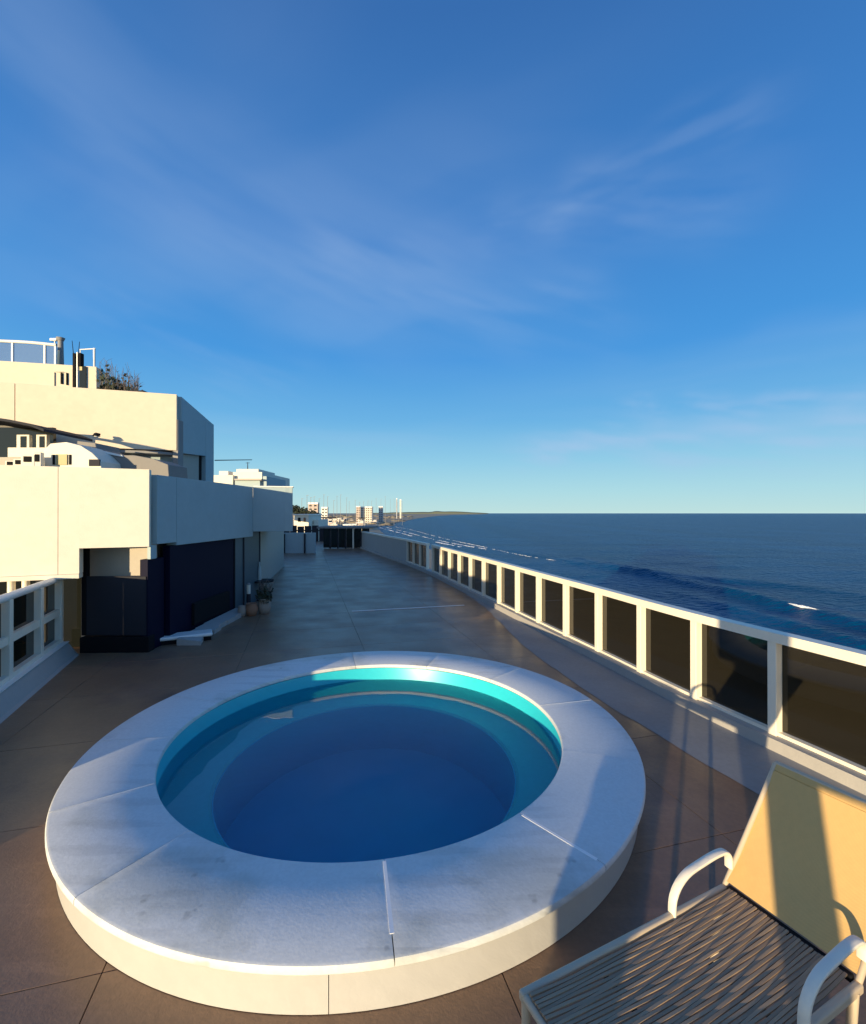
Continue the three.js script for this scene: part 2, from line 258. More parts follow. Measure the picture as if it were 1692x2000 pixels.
{
  const A = [-0.262, 0.965], B = [0.965, 0.262], O = [-1.80, 2.553];          // slab courses run with the parapet
  const clip = (poly, a, b) => { const out = []; const side = (p) => (b[0] - a[0]) * (p[1] - a[1]) - (b[1] - a[1]) * (p[0] - a[0]); for (let i = 0; i < poly.length; i++) { const p = poly[i], q = poly[(i + 1) % poly.length], sp = side(p), sq = side(q); if (sp >= 0) out.push(p); if (sp * sq < 0) { const t = sp / (sp - sq); out.push([lerp(p[0], q[0], t), lerp(p[1], q[1], t)]); } } return out; };
  const at = (i, j) => [O[0] + A[0] * i + B[0] * j, O[1] + A[1] * i + B[1] * j], g = 0.0025, DA = 1.5, DB = 2.1;
  const ev = new Evaluator(); ev.useGroups = false;
  const cutter = new Brush(new THREE.CylinderGeometry(2.2, 2.2, 1, 96).translate(RING.x, 0, -RING.s)); cutter.updateMatrixWorld();
  for (let i = -4; i < 26; i++) for (let j = -11; j < 5; j++) {
    let q = [at(i * DA + g, j * DB + g), at((i + 1) * DA - g, j * DB + g), at((i + 1) * DA - g, (j + 1) * DB - g), at(i * DA + g, (j + 1) * DB - g)].reverse();
    const rl = [[6.15, -4], [0, 19], [-1.3, 23], [-2.8, 27], [-5.8, 35], [-9.4, 42]];
    for (let k = 0; k < rl.length - 1; k++) { if (q.length > 2) q = clip(q, [rl[k][0] + 0.02, rl[k][1]], [rl[k + 1][0] + 0.02, rl[k + 1][1]]); }
    if (q.length > 2) q = clip(q, [-24, 30], [-24, -4]);
    if (q.length < 3) continue;
    const c = q.reduce((s, p) => [s[0] + p[0] / q.length, s[1] + p[1] / q.length], [0, 0]);
    if (c[0] < (c[1] > 20 ? -17 : -10.5) || c[1] > 41 || (c[0] < -7 && c[1] > 9.5 && c[1] < 14)) continue;
    const area = Math.abs(q.reduce((s, p, k) => { const n = q[(k + 1) % q.length]; return s + p[0] * n[1] - n[0] * p[1]; }, 0)) / 2; if (area < 0.01) continue;
    let geo = prism(q, -0.01, 0, 0.0025);
    const d = Math.hypot(c[0] - RING.x, c[1] - RING.s);
    if (d < 3.6) { if (d < 0.9) continue; const b = new Brush(geo); b.updateMatrixWorld(); const r = ev.evaluate(b, cutter, SUBTRACTION); geo = r.geometry; if (!geo.attributes.position.count) continue; }
    mesh('floor_slab', geo, M.deck, floorGroup);
  }
}
mesh('edge_strip', board([-2.05, 11.87], [0.85, 12.66], 0.002, 0.012, 0.05, 1, 0.002), M.mortar, floorGroup);
// the block of flats under the terrace
{
  const t = thing('apartment_tower', 'tall pale apartment block carrying the roof terrace', 'building');
  const inner = floorPoly.map(([x, s], i) => [x + 0.05, s]);
  mesh('wall', prism(inner, -29, -2.4), M.cream, t);
  mesh('top_storey', prism(floorPoly.map(([x, s]) => [x, s]), -2.4, -0.302, 0, [disc(2.3)]), M.cream, t);
}
// ---------------------------------------------------------------- right parapet: kerb, posts, panes, rails
const K = 0.13, HR = 1.227;
const along = (line) => { const c = new THREE.CatmullRomCurve3(line.map(([x, s]) => new THREE.Vector3(x, 0, -s)), false, 'centripetal'); c.arcLengthDivisions = 400; return c; };
function strip(curve, t0, t1, n, off0, off1, y0, y1) {         // bar that follows a curve, from off0 to off1 across it
  const pos = [], idx = []; const uv = [];
  for (let i = 0; i <= n; i++) {
    const t = lerp(t0, t1, i / n), p = curve.getPointAt(clamp(t)), d = curve.getTangentAt(clamp(t)), nx = -d.z, nz = d.x;
    for (const [o, y] of [[off0, y0], [off1, y0], [off1, y1], [off0, y1]]) { pos.push(p.x + nx * o, y, p.z + nz * o); uv.push(t * curve.getLength(), y + o); }
  }
  for (let i = 0; i < n; i++) for (let k = 0; k < 4; k++) { const a = i * 4 + k, b = i * 4 + (k + 1) % 4; idx.push(a, b, a + 4, b, b + 4, a + 4); }
  idx.push(0, 3, 1, 1, 3, 2); const e = n * 4; idx.push(e, e + 1, e + 3, e + 1, e + 2, e + 3);
  const g = new THREE.BufferGeometry(); g.setAttribute('position', new THREE.Float32BufferAttribute(pos, 3)); g.setAttribute('uv', new THREE.Float32BufferAttribute(uv, 2)); g.setIndex(idx);
  const out = toCreasedNormals(g.toNonIndexed(), 0.6); return out;
}
function railing(t, line, posts, opt) {
  const c = along(line), L = c.getLength();
  const { k, top, pw, th, pane, tm, rm } = opt;
  for (let i = 0; i < posts.length; i++) {
    const p = c.getPointAt(posts[i] / L), d = c.getTangentAt(posts[i] / L), ry = Math.atan2(-d.z, d.x);
    mesh('post', placed(box(pw, top - th - k, 0.12, 0.008), p.x, (k + top - th) / 2, p.z, ry), rm, t);
    if (i + 1 < posts.length) {
      const a = posts[i] / L, b = posts[i + 1] / L, e = (pw / 2 + 0.002) / L;
      mesh('glass_pane', strip(c, a + e, b - e, 3, opt.po, opt.po + 0.012, k + 0.045, top - th - 0.004), pane, t);
      mesh('bottom_rail', strip(c, a + e, b - e, 3, -0.03, 0.05, k + 0.002, k + 0.04), rm, t);
    }
  }
  const n = Math.ceil(L * 2), e = 0.06 / L;
  mesh('top_rail', strip(c, clamp(posts[0] / L - e), clamp(posts[posts.length - 1] / L + e), n, -0.075, 0.075, top - th, top), tm || rm, t);
}
{
  const c = along(railLine), L = c.getLength();
  // distance along the line of the posts seen in the photograph
  const want = [2.0, 3.03, 4.03, 5.03, 5.99, 6.98, 8.04, 9.06, 10.14, 11.2, 12.3, 13.4, 14.5, 15.6, 16.7, 17.85, 18.94], posts = [];
  for (const s of want) { let lo = 0, hi = 1; for (let i = 0; i < 40; i++) { const m = (lo + hi) / 2; (-c.getPointAt(m).z < s) ? lo = m : hi = m; } posts.push(lo * L); }
  posts.unshift(posts[0] - 1, posts[0] - 2, posts[0] - 3); posts.sort((a, b) => a - b);
  structure('parapet_kerb', strip(c, 0, 1, 60, -0.14, 0.16, -0.6, K), M.kerb);
  { // pool ring's shadow band, painted as a grey strip tapering along the kerb
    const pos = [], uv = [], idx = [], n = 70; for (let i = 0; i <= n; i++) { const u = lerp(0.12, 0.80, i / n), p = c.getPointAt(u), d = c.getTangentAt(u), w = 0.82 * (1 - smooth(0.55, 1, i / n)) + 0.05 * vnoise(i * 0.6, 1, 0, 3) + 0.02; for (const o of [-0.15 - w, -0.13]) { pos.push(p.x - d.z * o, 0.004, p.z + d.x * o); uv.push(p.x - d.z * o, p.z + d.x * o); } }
    for (let i = 0; i < n; i++) { const a = i * 2; idx.push(a, a + 1, a + 2, a + 1, a + 3, a + 2); } const g = new THREE.BufferGeometry(); g.setAttribute('position', new THREE.Float32BufferAttribute(pos, 3)); g.setAttribute('uv', new THREE.Float32BufferAttribute(uv, 2)); g.setIndex(idx); g.computeVertexNormals(); structure('ring_shade_strip', g, M.ringShadeGrey);
  }
  const t = thing('glass_railing', 'cream railing with dark tinted panes above the sea, in evening sun', 'railing', [0, 0, 0]);
  railing(t, railLine, posts, { k: K, top: HR, pw: 0.095, th: 0.10, pane: M.tint, rm: M.rail, po: 0.03 });
  const cf = along(farLine), Lf = cf.getLength(), pf = [0.75, 1.83, 2.91, 3.99];
  structure('parapet_kerb', strip(cf, 0, 1, 40, -0.14, 0.16, -0.6, K), M.kerb);
  const t2 = thing('glass_railing', 'short shaded railing of three tinted panes beyond the sunlit stretch', 'railing');
  const lw = thing('parapet_wall', 'long shaded grey parapet wall curving away past the railing', 'wall'); for (let d = 4.06; d < Lf - 0.5; d += 2.5) mesh('wall_panel', strip(cf, d / Lf, Math.min(1, (d + 2.485) / Lf), 5, -0.05, 0.06, K + 0.002, HR - 0.085), M.kerb, lw); mesh('wall_cap', strip(cf, 4.06 / Lf, 1, 40, -0.09, 0.1, HR - 0.083, HR), M.rail, lw);
  railing(t2, farLine, pf, { k: K, top: HR, pw: 0.07, th: 0.10, pane: M.tint, rm: M.rail, po: 0.03 });
}
// ---------------------------------------------------------------- left parapet
{
  const a = P(155, 1279), b = P(0, 1415), dir = new THREE.Vector3().subVectors(b, a).normalize(), near = a.clone().addScaledVector(dir, 6.3), X = (v) => [v.x, -v.z];
  const out = new THREE.Vector3(dir.z, 0, -dir.x); if (out.x > 0) out.negate();
  // coved upstand: its inner face leans away from the terrace
  const sec = [[0, 0], [0.05, 0.025], [0.13, 0.20], [0.17, 0.245], [0.40, 0.245], [0.40, 0]], pos = [], idx = [], n = 14, uv = [];
  for (let i = 0; i <= n; i++) for (let k = 0; k < 6; k++) { const p = a.clone().lerp(near, i / n).addScaledVector(out, sec[k][0]); pos.push(p.x, sec[k][1], p.z); uv.push(i / n * 6.3, k * 0.12); }
  for (let i = 0; i < n; i++) for (let k = 0; k < 6; k++) { const p = i * 6 + k, q = i * 6 + (k + 1) % 6; idx.push(p, q, p + 6, q, q + 6, p + 6); }
  for (let k = 1; k < 5; k++) idx.push(0, k + 1, k);
  const g = new THREE.BufferGeometry(); g.setAttribute('position', new THREE.Float32BufferAttribute(pos, 3)); g.setAttribute('uv', new THREE.Float32BufferAttribute(uv, 2)); g.setIndex(idx);
  structure('parapet_kerb', toCreasedNormals(g.toNonIndexed(), 0.5), M.kerb);
  mesh('cap_strip', (() => { const p0 = a.clone().addScaledVector(out, 0.14), p1 = near.clone().addScaledVector(out, 0.14); return board(X(p0), X(p1), 0.247, 0.262, 0.1, -1, 0.003); })(), M.whiteMetal, scene.children[scene.children.length - 1]);
  const line = [a.clone().addScaledVector(out, 0.27), near.clone().addScaledVector(out, 0.27)].map(X);
  const t = thing('glass_railing', 'cream railing with a middle bar and dark glass on the grey upstand', 'railing');
  const c = along([line[0], [lerp(line[0][0], line[1][0], .5), lerp(line[0][1], line[1][1], .5)], line[1]]), L = c.getLength(), posts = [0.06, 0.93, 2.0, 3.05, 4.1, 5.15, 6.2];
  for (let i = 0; i < posts.length; i++) {
    const p = c.getPointAt(posts[i] / L), d = c.getTangentAt(0.5), ry = Math.atan2(-d.z, d.x);
    mesh('post', placed(box(0.11, 1.40 - 0.262 - 0.07, 0.10, 0.008), p.x, (0.262 + 1.33) / 2, p.z, ry), M.rail, t);
    if (i + 1 < posts.length) {
      const u0 = (posts[i] + 0.057) / L, u1 = (posts[i + 1] - 0.057) / L;
      mesh('glass_pane', strip(c, u0, u1, 1, 0.045, 0.055, 0.31, 1.325), M.tint, t);
      mesh('bottom_rail', strip(c, u0, u1, 1, -0.045, 0.04, 0.263, 0.33), M.rail, t);
      mesh('middle_rail', strip(c, u0, u1, 1, -0.03, 0.035, 0.74, 0.85), M.rail, t);
    }
  }
  const tube = new THREE.CatmullRomCurve3([0, 0.9, 2.4, 4, 6.28].map((q) => { const p = c.getPointAt(q / L); return new THREE.Vector3(p.x, 1.37, p.z); }));
  mesh('top_rail', new THREE.TubeGeometry(tube, 24, 0.055, 12), M.whiteMetal, t);
}
// ---------------------------------------------------------------- pool
{
  const t = thing('round_pool', 'round raised plunge pool with a wide white coping and deep blue water', 'pool', [RING.x, 0, -RING.s]);
  const arc = (prof, a0, a1, closed = true) => {                        // profile of [r, y] swept from a0 to a1 (degrees, measured from +x towards the far side)
    const n = Math.max(6, Math.ceil(Math.abs(a1 - a0) / 2)), pos = [], idx = [], uv = [], m = prof.length;
    for (let i = 0; i <= n; i++) { const a = lerp(a0, a1, i / n) * Math.PI / 180; for (const [r, y] of prof) { pos.push(r * Math.cos(a), y, -r * Math.sin(a)); uv.push(r * Math.cos(a) + y * 0.3, r * Math.sin(a) + y); } }
    for (let i = 0; i < n; i++) for (let k = 0; k < (closed ? m : m - 1); k++) { const p = i * m + k, q = i * m + (k + 1) % m; idx.push(p, q, p + m, q, q + m, p + m); }
    if (closed && Math.abs(a1 - a0) < 359) for (let k = 1; k < m - 1; k++) { idx.push(0, k + 1, k); const e = n * m; idx.push(e, e + k, e + k + 1); }
    const g = new THREE.BufferGeometry(); g.setAttribute('position', new THREE.Float32BufferAttribute(pos, 3)); g.setAttribute('uv', new THREE.Float32BufferAttribute(uv, 2)); g.setIndex(idx); return toCreasedNormals(g.toNonIndexed(), 0.55);
  };
  const T = RING.top, o = RING.out, n = RING.inn, w = 0.055;
  const lip = [[n + 0.02, T - w], [n, T - w + 0.012], [n, T - 0.018], [n + 0.006, T - 0.005], [n + 0.02, T], [o - 0.022, T], [o - 0.007, T - 0.005], [o, T - 0.018], [o, T - w + 0.014], [o - 0.012, T - w]].reverse();
  const cuts = [-146.4, -122.4, -79.8, -48.5, -16, 14, 43, 73, 104, 134, 163, 188];
  const R = rng(77);
  cuts.forEach((a, i) => { const b = i + 1 < cuts.length ? cuts[i + 1] : cuts[0] + 360, e = 0.05 + 0.03 * R(); const m = mesh('coping_slab', arc(lip, a + e, b - e), M.coping, t); m.position.y = -0.0015 + 0.003 * R(); });
  // pale filler in two of the joints
  for (const [a, r0, r1] of [[-79.8, n + 0.03, o - 0.14], [-48.5, n + 0.04, o - 0.06]]) mesh('joint_filler', arc([[r0, T - 0.02], [r1, T - 0.02], [r1, T + 0.0025], [r0, T + 0.0025]].reverse(), a - 0.28, a + 0.28), M.mortar, t);
  // outer wall in rendered lengths
  const wcut = [-150, -87, -33, 20, 80, 140, 175];
  wcut.forEach((a, i) => { const b = i + 1 < wcut.length ? wcut[i + 1] : wcut[0] + 360; mesh('wall_panel', arc([[RING.wall, 0.004], [RING.wall, T - w - 0.001], [RING.wall - 0.18, T - w - 0.001], [RING.wall - 0.18, 0.004]].reverse(), a + 0.05, b - 0.05), M.poolWall, t); });
  // basin
  const D = -0.40, br = 1.50, FL = -1.65;
  mesh('liner', arc([[n + 0.16, D - 0.1], [n + 0.16, T - w - 0.002], [n + 0.014, T - w - 0.002], [n + 0.008, T - w - 0.02], [n + 0.008, D - 0.1]].reverse(), 0, 360), M.liner, t);
  mesh('seat_ledge', arc([[n + 0.007, D], [n + 0.007, FL - 0.1], [br, FL - 0.1], [br, D - 0.03], [br + 0.03, D]], 0, 360), M.bench, t);
  mesh('basin_floor', new THREE.CylinderGeometry(br - 0.002, br - 0.002, 0.1, 96).translate(0, FL - 0.05, 0), M.basin, t);
  mesh('basin_lining', arc([[br - 0.012, FL], [br - 0.012, D - 0.04], [br - 0.001, D - 0.04], [br - 0.001, FL]].reverse(), 0, 360), M.basin, t);
  mesh('water', arc([[0.0001, RING.water], [n + 0.06, RING.water], [n + 0.06, FL - 0.03], [0.0001, FL - 0.03]], 0, 360, false), M.water, t);
}
// ---------------------------------------------------------------- left building, lowest tier
const roof1 = [[-5.06, 8.35], [-5.01, 9.15], [-4.86, 12.68], [-3.85, 12.9], [-3.9, 16], [-14, 18], [-14, 8.35], [-7.45, 7.5]];
{
  const t = thing('penthouse', 'long pale penthouse with a sunlit fascia over navy and slate walls', 'building');
  // front fascia, notched deeper over the left part; in three panels with open joints
  const fa = [-5.06, 8.35], fb = [-11.5, 5.7], at = (q) => [lerp(fa[0], fb[0], q), lerp(fa[1], fb[1], q)], xq = (x) => { const u = (x - CX) / F; let lo = 0, hi = 1; for (let i = 0; i < 40; i++) { const m = (lo + hi) / 2, p = at(m); (p[0] / p[1] > u) ? lo = m : hi = m; } return lo; };
  const q1 = xq(113), q2 = xq(155), g = 0.0012;
  mesh('fascia_panel', board(at(0), at(q2), 1.90, 3.277, 0.22, -1, 0), M.cream, t);
  mesh('fascia_panel', board(at(q2), at(q1 - g), 1.47, 3.277, 0.22, -1, 0), M.cream, t);
  mesh('fascia_panel', board(at(q1), at(1), 1.47, 3.277, 0.22, -1, 0), M.cream, t);
  mesh('fascia_drip', board([at(q2)[0] + 0.01, at(q2)[1] - 0.02], [at(1)[0] + .01, at(1)[1] - 0.02], 1.39, 1.466, 0.22, -1, 0.006), M.cream, t);
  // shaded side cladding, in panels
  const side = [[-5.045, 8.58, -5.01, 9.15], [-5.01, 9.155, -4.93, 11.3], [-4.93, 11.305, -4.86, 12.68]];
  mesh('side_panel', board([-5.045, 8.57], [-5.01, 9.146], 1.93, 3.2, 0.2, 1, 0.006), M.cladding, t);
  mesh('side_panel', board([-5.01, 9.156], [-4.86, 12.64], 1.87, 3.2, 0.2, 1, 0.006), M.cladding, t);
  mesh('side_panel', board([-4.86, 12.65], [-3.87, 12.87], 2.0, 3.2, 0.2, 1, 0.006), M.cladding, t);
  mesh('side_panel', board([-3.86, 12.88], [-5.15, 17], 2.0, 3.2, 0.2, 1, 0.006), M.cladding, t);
  mesh('roof_slab', prism([[-5.27, 8.6], [-5.2, 12.9], [-4.1, 13.1], [-5.4, 17], [-24, 25], [-24, 9], [-11.5, 6.05]], 2.05, 2.95), M.roofGrey, t);
  mesh('roof_trim', board([-4.84, 12.64], [-3.84, 12.86], 3.203, 3.235, 0.26, 1, 0.005), M.whiteMetal, t);
  // ground floor
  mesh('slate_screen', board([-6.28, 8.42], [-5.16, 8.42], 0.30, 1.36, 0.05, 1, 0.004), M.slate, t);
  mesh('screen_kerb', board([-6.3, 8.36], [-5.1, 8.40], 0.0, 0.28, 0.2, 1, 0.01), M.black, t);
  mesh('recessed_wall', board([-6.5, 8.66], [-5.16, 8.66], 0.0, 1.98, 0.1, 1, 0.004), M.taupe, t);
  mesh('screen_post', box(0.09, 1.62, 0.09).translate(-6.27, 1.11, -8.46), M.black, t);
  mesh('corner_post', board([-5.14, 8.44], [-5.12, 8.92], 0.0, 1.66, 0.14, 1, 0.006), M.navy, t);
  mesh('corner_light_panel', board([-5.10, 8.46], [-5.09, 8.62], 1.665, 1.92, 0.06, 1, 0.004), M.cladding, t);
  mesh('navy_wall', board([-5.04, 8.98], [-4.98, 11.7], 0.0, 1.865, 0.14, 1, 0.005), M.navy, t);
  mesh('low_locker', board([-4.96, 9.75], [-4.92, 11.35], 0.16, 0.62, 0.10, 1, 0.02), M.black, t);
  mesh('core_wall', prism([[-5.6, 9.6], [-5.3, 13.4], [-7, 22], [-23.5, 24], [-23.5, 10]], 0.0, 2.04), M.taupe, t);
  mesh('wall_edge', board([-4.97, 11.71], [-4.97, 11.78], 0.0, 1.99, 0.1, 1, 0.004), M.black, t);
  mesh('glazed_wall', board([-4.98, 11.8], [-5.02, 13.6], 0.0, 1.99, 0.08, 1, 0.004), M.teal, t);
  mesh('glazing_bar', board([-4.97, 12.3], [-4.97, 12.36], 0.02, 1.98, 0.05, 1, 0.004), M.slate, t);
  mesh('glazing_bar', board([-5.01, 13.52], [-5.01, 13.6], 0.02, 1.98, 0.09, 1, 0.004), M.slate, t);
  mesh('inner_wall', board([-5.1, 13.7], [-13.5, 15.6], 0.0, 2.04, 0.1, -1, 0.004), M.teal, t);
  // sunlit threshold of broken pale stone in front of the navy wall
  const R = rng(3);
  for (let i = 0; i < 7; i++) { const s = lerp(8.85, 11.7, i / 7), e = lerp(8.85, 11.7, (i + 1) / 7) - 0.012, j = (i < 3 ? 0.12 * R() : 0.01 * R()); mesh('threshold_stone', hexa([[-4.93 + (i < 3 ? 0.03 * (3 - i) : 0), s], [-4.60 + j * 0.7 + (i < 3 ? 0.05 * (3 - i) : 0), s], [-4.60 + j, e], [-4.93 + (i < 3 ? 0.03 * (3 - i) : 0), e]], [0, 0, 0, 0], [0.13, 0.10 - j * 0.3, 0.10, 0.13]), M.kerb, t); }
  // glazing seen through the left railing
  const w0 = at(xq(150)), w1 = at(1), nx = 0.38, nz = 0.925, off = (p, d) => [p[0] - nx * d, p[1] + nz * d];
  const ns = 7; for (let i = 0; i < ns; i++) { const a = off([lerp(w0[0], w1[0], i / ns), lerp(w0[1], w1[1], i / ns)], 0.9), b = off([lerp(w0[0], w1[0], (i + 1) / ns - 0.02), lerp(w0[1], w1[1], (i + 1) / ns - 0.02)], 0.9); mesh('window_pane', board(a, b, 0.02, 1.95, 0.03, -1, 0.002), M.darkGlass, t); mesh('window_mullion', board(off(b, -0.05), off([lerp(w0[0], w1[0], (i + 1) / ns - 0.002), lerp(w0[1], w1[1], (i + 1) / ns - 0.002)], 0.85), 0.0, 1.96, 0.1, -1, 0.004), i < 3 ? M.slate : i % 2 ? M.olive : M.rail, t); }
  for (const x of [41, 12]) { const p = off(at(xq(x)), 0.2); mesh('column', new THREE.CylinderGeometry(0.055, 0.055, 1.44, 20).translate(p[0], 0.72, -p[1]), M.rail, t); }
}
// ---------------------------------------------------------------- second tier
const rail2 = [];
{
  const t = thing('upper_house', 'tall cream upper house block with a blue grey side above the penthouse roof', 'building');
  const A = [-7.67, 14], B = [-14.5, 11.8], C = [-8.8, 18.9], y = 6.05;
  const at = (q) => [lerp(A[0], B[0], q), lerp(A[1], B[1], q)];
  const nrm = [0.307, -0.952];
  const inset = (p, d) => [p[0] - nrm[0] * d, p[1] - nrm[1] * d];
  mesh('front_panel', board(at(0), at(0.548), 4.37, y, 0.25, -1, 0.01), M.creamUpper, t);
  mesh('front_panel', board(at(0.551), at(0.612), 4.95, y, 0.25, -1, 0.01), M.creamUpper, t);
  mesh('front_panel', board(at(0.615), at(1), 4.95, y, 0.25, -1, 0.01), M.creamUpper, t);
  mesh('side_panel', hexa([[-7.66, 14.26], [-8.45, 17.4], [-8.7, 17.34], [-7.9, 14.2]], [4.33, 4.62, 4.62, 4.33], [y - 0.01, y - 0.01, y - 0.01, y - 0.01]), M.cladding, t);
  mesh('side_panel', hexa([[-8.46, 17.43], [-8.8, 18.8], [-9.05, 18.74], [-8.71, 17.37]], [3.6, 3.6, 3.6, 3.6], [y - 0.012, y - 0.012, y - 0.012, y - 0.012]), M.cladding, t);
  mesh('roof_slab', prism([inset(at(0.02), 0.3), [-9.1, 18.6], [-15.5, 20], inset(at(1), 0.3)], 4.75, y - 0.12), M.roofGrey, t);
  mesh('corner_pier', box(0.16, 1.9, 0.3).translate(-7.72, 4.35, -14.18), M.greyMetal, t);
  mesh('side_glazing', hexa([[-7.86, 14.5], [-8.5, 17.0], [-8.6, 16.97], [-7.96, 14.47]], [3.25, 3.25, 3.25, 3.25], [4.32, 4.6, 4.6, 4.32]), M.taupe, t);
  mesh('door', hexa([[-8.53, 17.1], [-8.72, 17.95], [-8.8, 17.93], [-8.6, 17.08]], [3.25, 3.25, 3.25, 3.25], [4.62, 4.62, 4.62, 4.62]), M.black, t);
  mesh('back_wall', board([-8.4, 16.4], [-15, 15.4], 2.96, 4.75, 0.1, -1, 0.004), M.taupe, t);
  // wall lamp under the parapet
  const lp = Q(188, 849, 13.05); const l = mesh('wall_lamp', merge([new THREE.CylinderGeometry(0.05, 0.10, 0.08, 16).translate(lp.x, lp.y, lp.z), placed(box(0.05, 0.05, 0.16), lp.x, lp.y + 0.03, lp.z - 0.06)]), M.black, t);
  mesh('glass', new THREE.SphereGeometry(0.06, 14, 8, 0, 6.29, 1.57, 1.57).translate(lp.x, lp.y - 0.04, lp.z), M.whiteMetal, l);
  mesh('canopy', hexa([[-8.05, 13.7], [-7.75, 14.15], [-10.0, 14.9], [-10.1, 13.1]], [4.24, 4.24, 4.24, 4.24], [4.31, 4.31, 4.31, 4.31]), M.greyMetal, t);
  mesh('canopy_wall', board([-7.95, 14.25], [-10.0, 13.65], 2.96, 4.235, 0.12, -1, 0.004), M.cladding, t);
}
// things that stand on the penthouse roof
{
  const at = (x, y, s) => Q(x, y, s);
  // dark verandah with a curved roof
  const v = thing('verandah', 'dark open verandah under a curved roof on the penthouse roof', 'verandah');
  const vr = new THREE.Shape(); const p0 = at(-60, 815, 11.4), pts = [[-60, 812], [0, 818], [40, 824], [80, 832], [105, 842]].map(([x, y]) => at(x, y, 11.4));
  vr.moveTo(pts[0].x, pts[0].y); pts.slice(1).forEach((p) => vr.lineTo(p.x, p.y)); pts.slice().reverse().forEach((p) => vr.lineTo(p.x, p.y - 0.06));
  mesh('roof', new THREE.ExtrudeGeometry(vr, { depth: 1.6, bevelEnabled: false }).translate(0, 0, -12.7), M.slate, v);
  const bl = at(-60, 840, 12.5), brr = at(104, 842, 12.5);
  mesh('glazed_front', board([bl.x, 12.5], [brr.x, 12.5], 2.96, brr.y + 0.1, 0.1, 1, 0.004), M.darkGlass, v);
  for (const [x, w, ww] of [[48, 0.32, 0.15], [84, 0.26, 0.13]]) {
    const c = at(x, 868, 11.9); const f = mesh('window_frame', box(w, 0.48, 0.1).translate(c.x, c.y, c.z), M.cream, v); mesh('pane', box(ww, 0.4, 0.02).translate(c.x + 0.02, c.y, c.z + 0.055), M.darkGlass, f);
  }
  { const c = at(58, 884, 11.8), p = mesh('parapet', box(1.0, 0.24, 0.12).translate(c.x, c.y, c.z), M.cream, v); mesh('parapet_foot', box(1.3, 0.32, 0.1).translate(c.x - 0.1, c.y - 0.28, c.z), M.taupe, v); }
  // arched enclosure with two slots
  const ar = thing('arched_enclosure', 'cream arched roof enclosure with two dark slots', 'roof enclosure');
  const s = 11.2, f = (x, y) => { const p = at(x, y, s); return [p.x, p.y]; }, low = 935;
  const sh = shapeOf([f(90, low), f(88, 880), f(100, 868), f(130, 865), f(158, 872), f(180, 886), f(196, 902), f(200, low)]);
  mesh('wall', new THREE.ExtrudeGeometry(sh, { depth: 0.7, bevelEnabled: true, bevelSize: 0.02, bevelThickness: 0.02, bevelSegments: 2 }).translate(0, 0, -s - 0.7), M.cream, ar);
  for (const x of [107, 139]) { const c = at(x, 898, s); mesh('slot', box(0.05, 0.24, 0.06).translate(c.x, c.y, c.z + 0.012), M.black, ar); }
  { const c = at(123, 898, s); mesh('hatch', box(0.27, 0.25, 0.03).translate(c.x, c.y, c.z + 0.034), M.olive, ar); }
  { const c = at(188, 904, s); mesh('opening', box(0.26, 0.16, 0.04).translate(c.x - 0.02, c.y, c.z + 0.02), M.slate, ar); }
  // sweeping grey roof beside it
  const sw = thing('swept_roof', 'low grey roof sweeping down beside the arched enclosure', 'roof');
  const s2 = 11.9, h = (x, y) => { const p = at(x, y, s2); return [p.x, p.y]; };
  mesh('cover', new THREE.ExtrudeGeometry(shapeOf([h(150, low), h(152, 862), h(186, 866), h(188, 876), h(205, 884), h(235, 890), h(262, 890), h(300, 897), h(328, 908), h(330, low)]), { depth: 0.9, bevelEnabled: true, bevelSize: 0.01, bevelThickness: 0.01, bevelSegments: 1 }).translate(0, 0, -s2 - 0.9), M.roofGrey, sw);
  mesh('flashing', new THREE.ExtrudeGeometry(shapeOf([h(205, 881), h(240, 889), h(243, 893), h(207, 886)]), { depth: 0.03, bevelEnabled: false }).translate(0, 0, -s2 + 0.02), M.whiteMetal, sw);
  // rooftop machines
  const g = 'machines on the penthouse roof', R = rng(12);
  for (const [x, y, w, hh] of [[60, 900, 0.28, 0.26], [40, 905, 0.2, 0.2], [76, 898, 0.16, 0.34], [24, 907, 0.2, 0.16]]) {
    const c = at(x, y, 10.9), t = thing('roof_machine', 'small cream machine among the clutter on the penthouse roof', 'machine', [c.x, 2.96, c.z], 0.2, g), top = Math.max(0.2, c.y + hh / 2 - 2.96);
    mesh('casing', box(w, top, w * 0.8, 0.02).translate(0, top / 2, 0), M.cream, t); mesh('grille', box(w * 0.55, hh * 0.5, 0.02).translate(0, top - hh * 0.4, w * 0.4 + 0.008), M.black, t);
  }
}
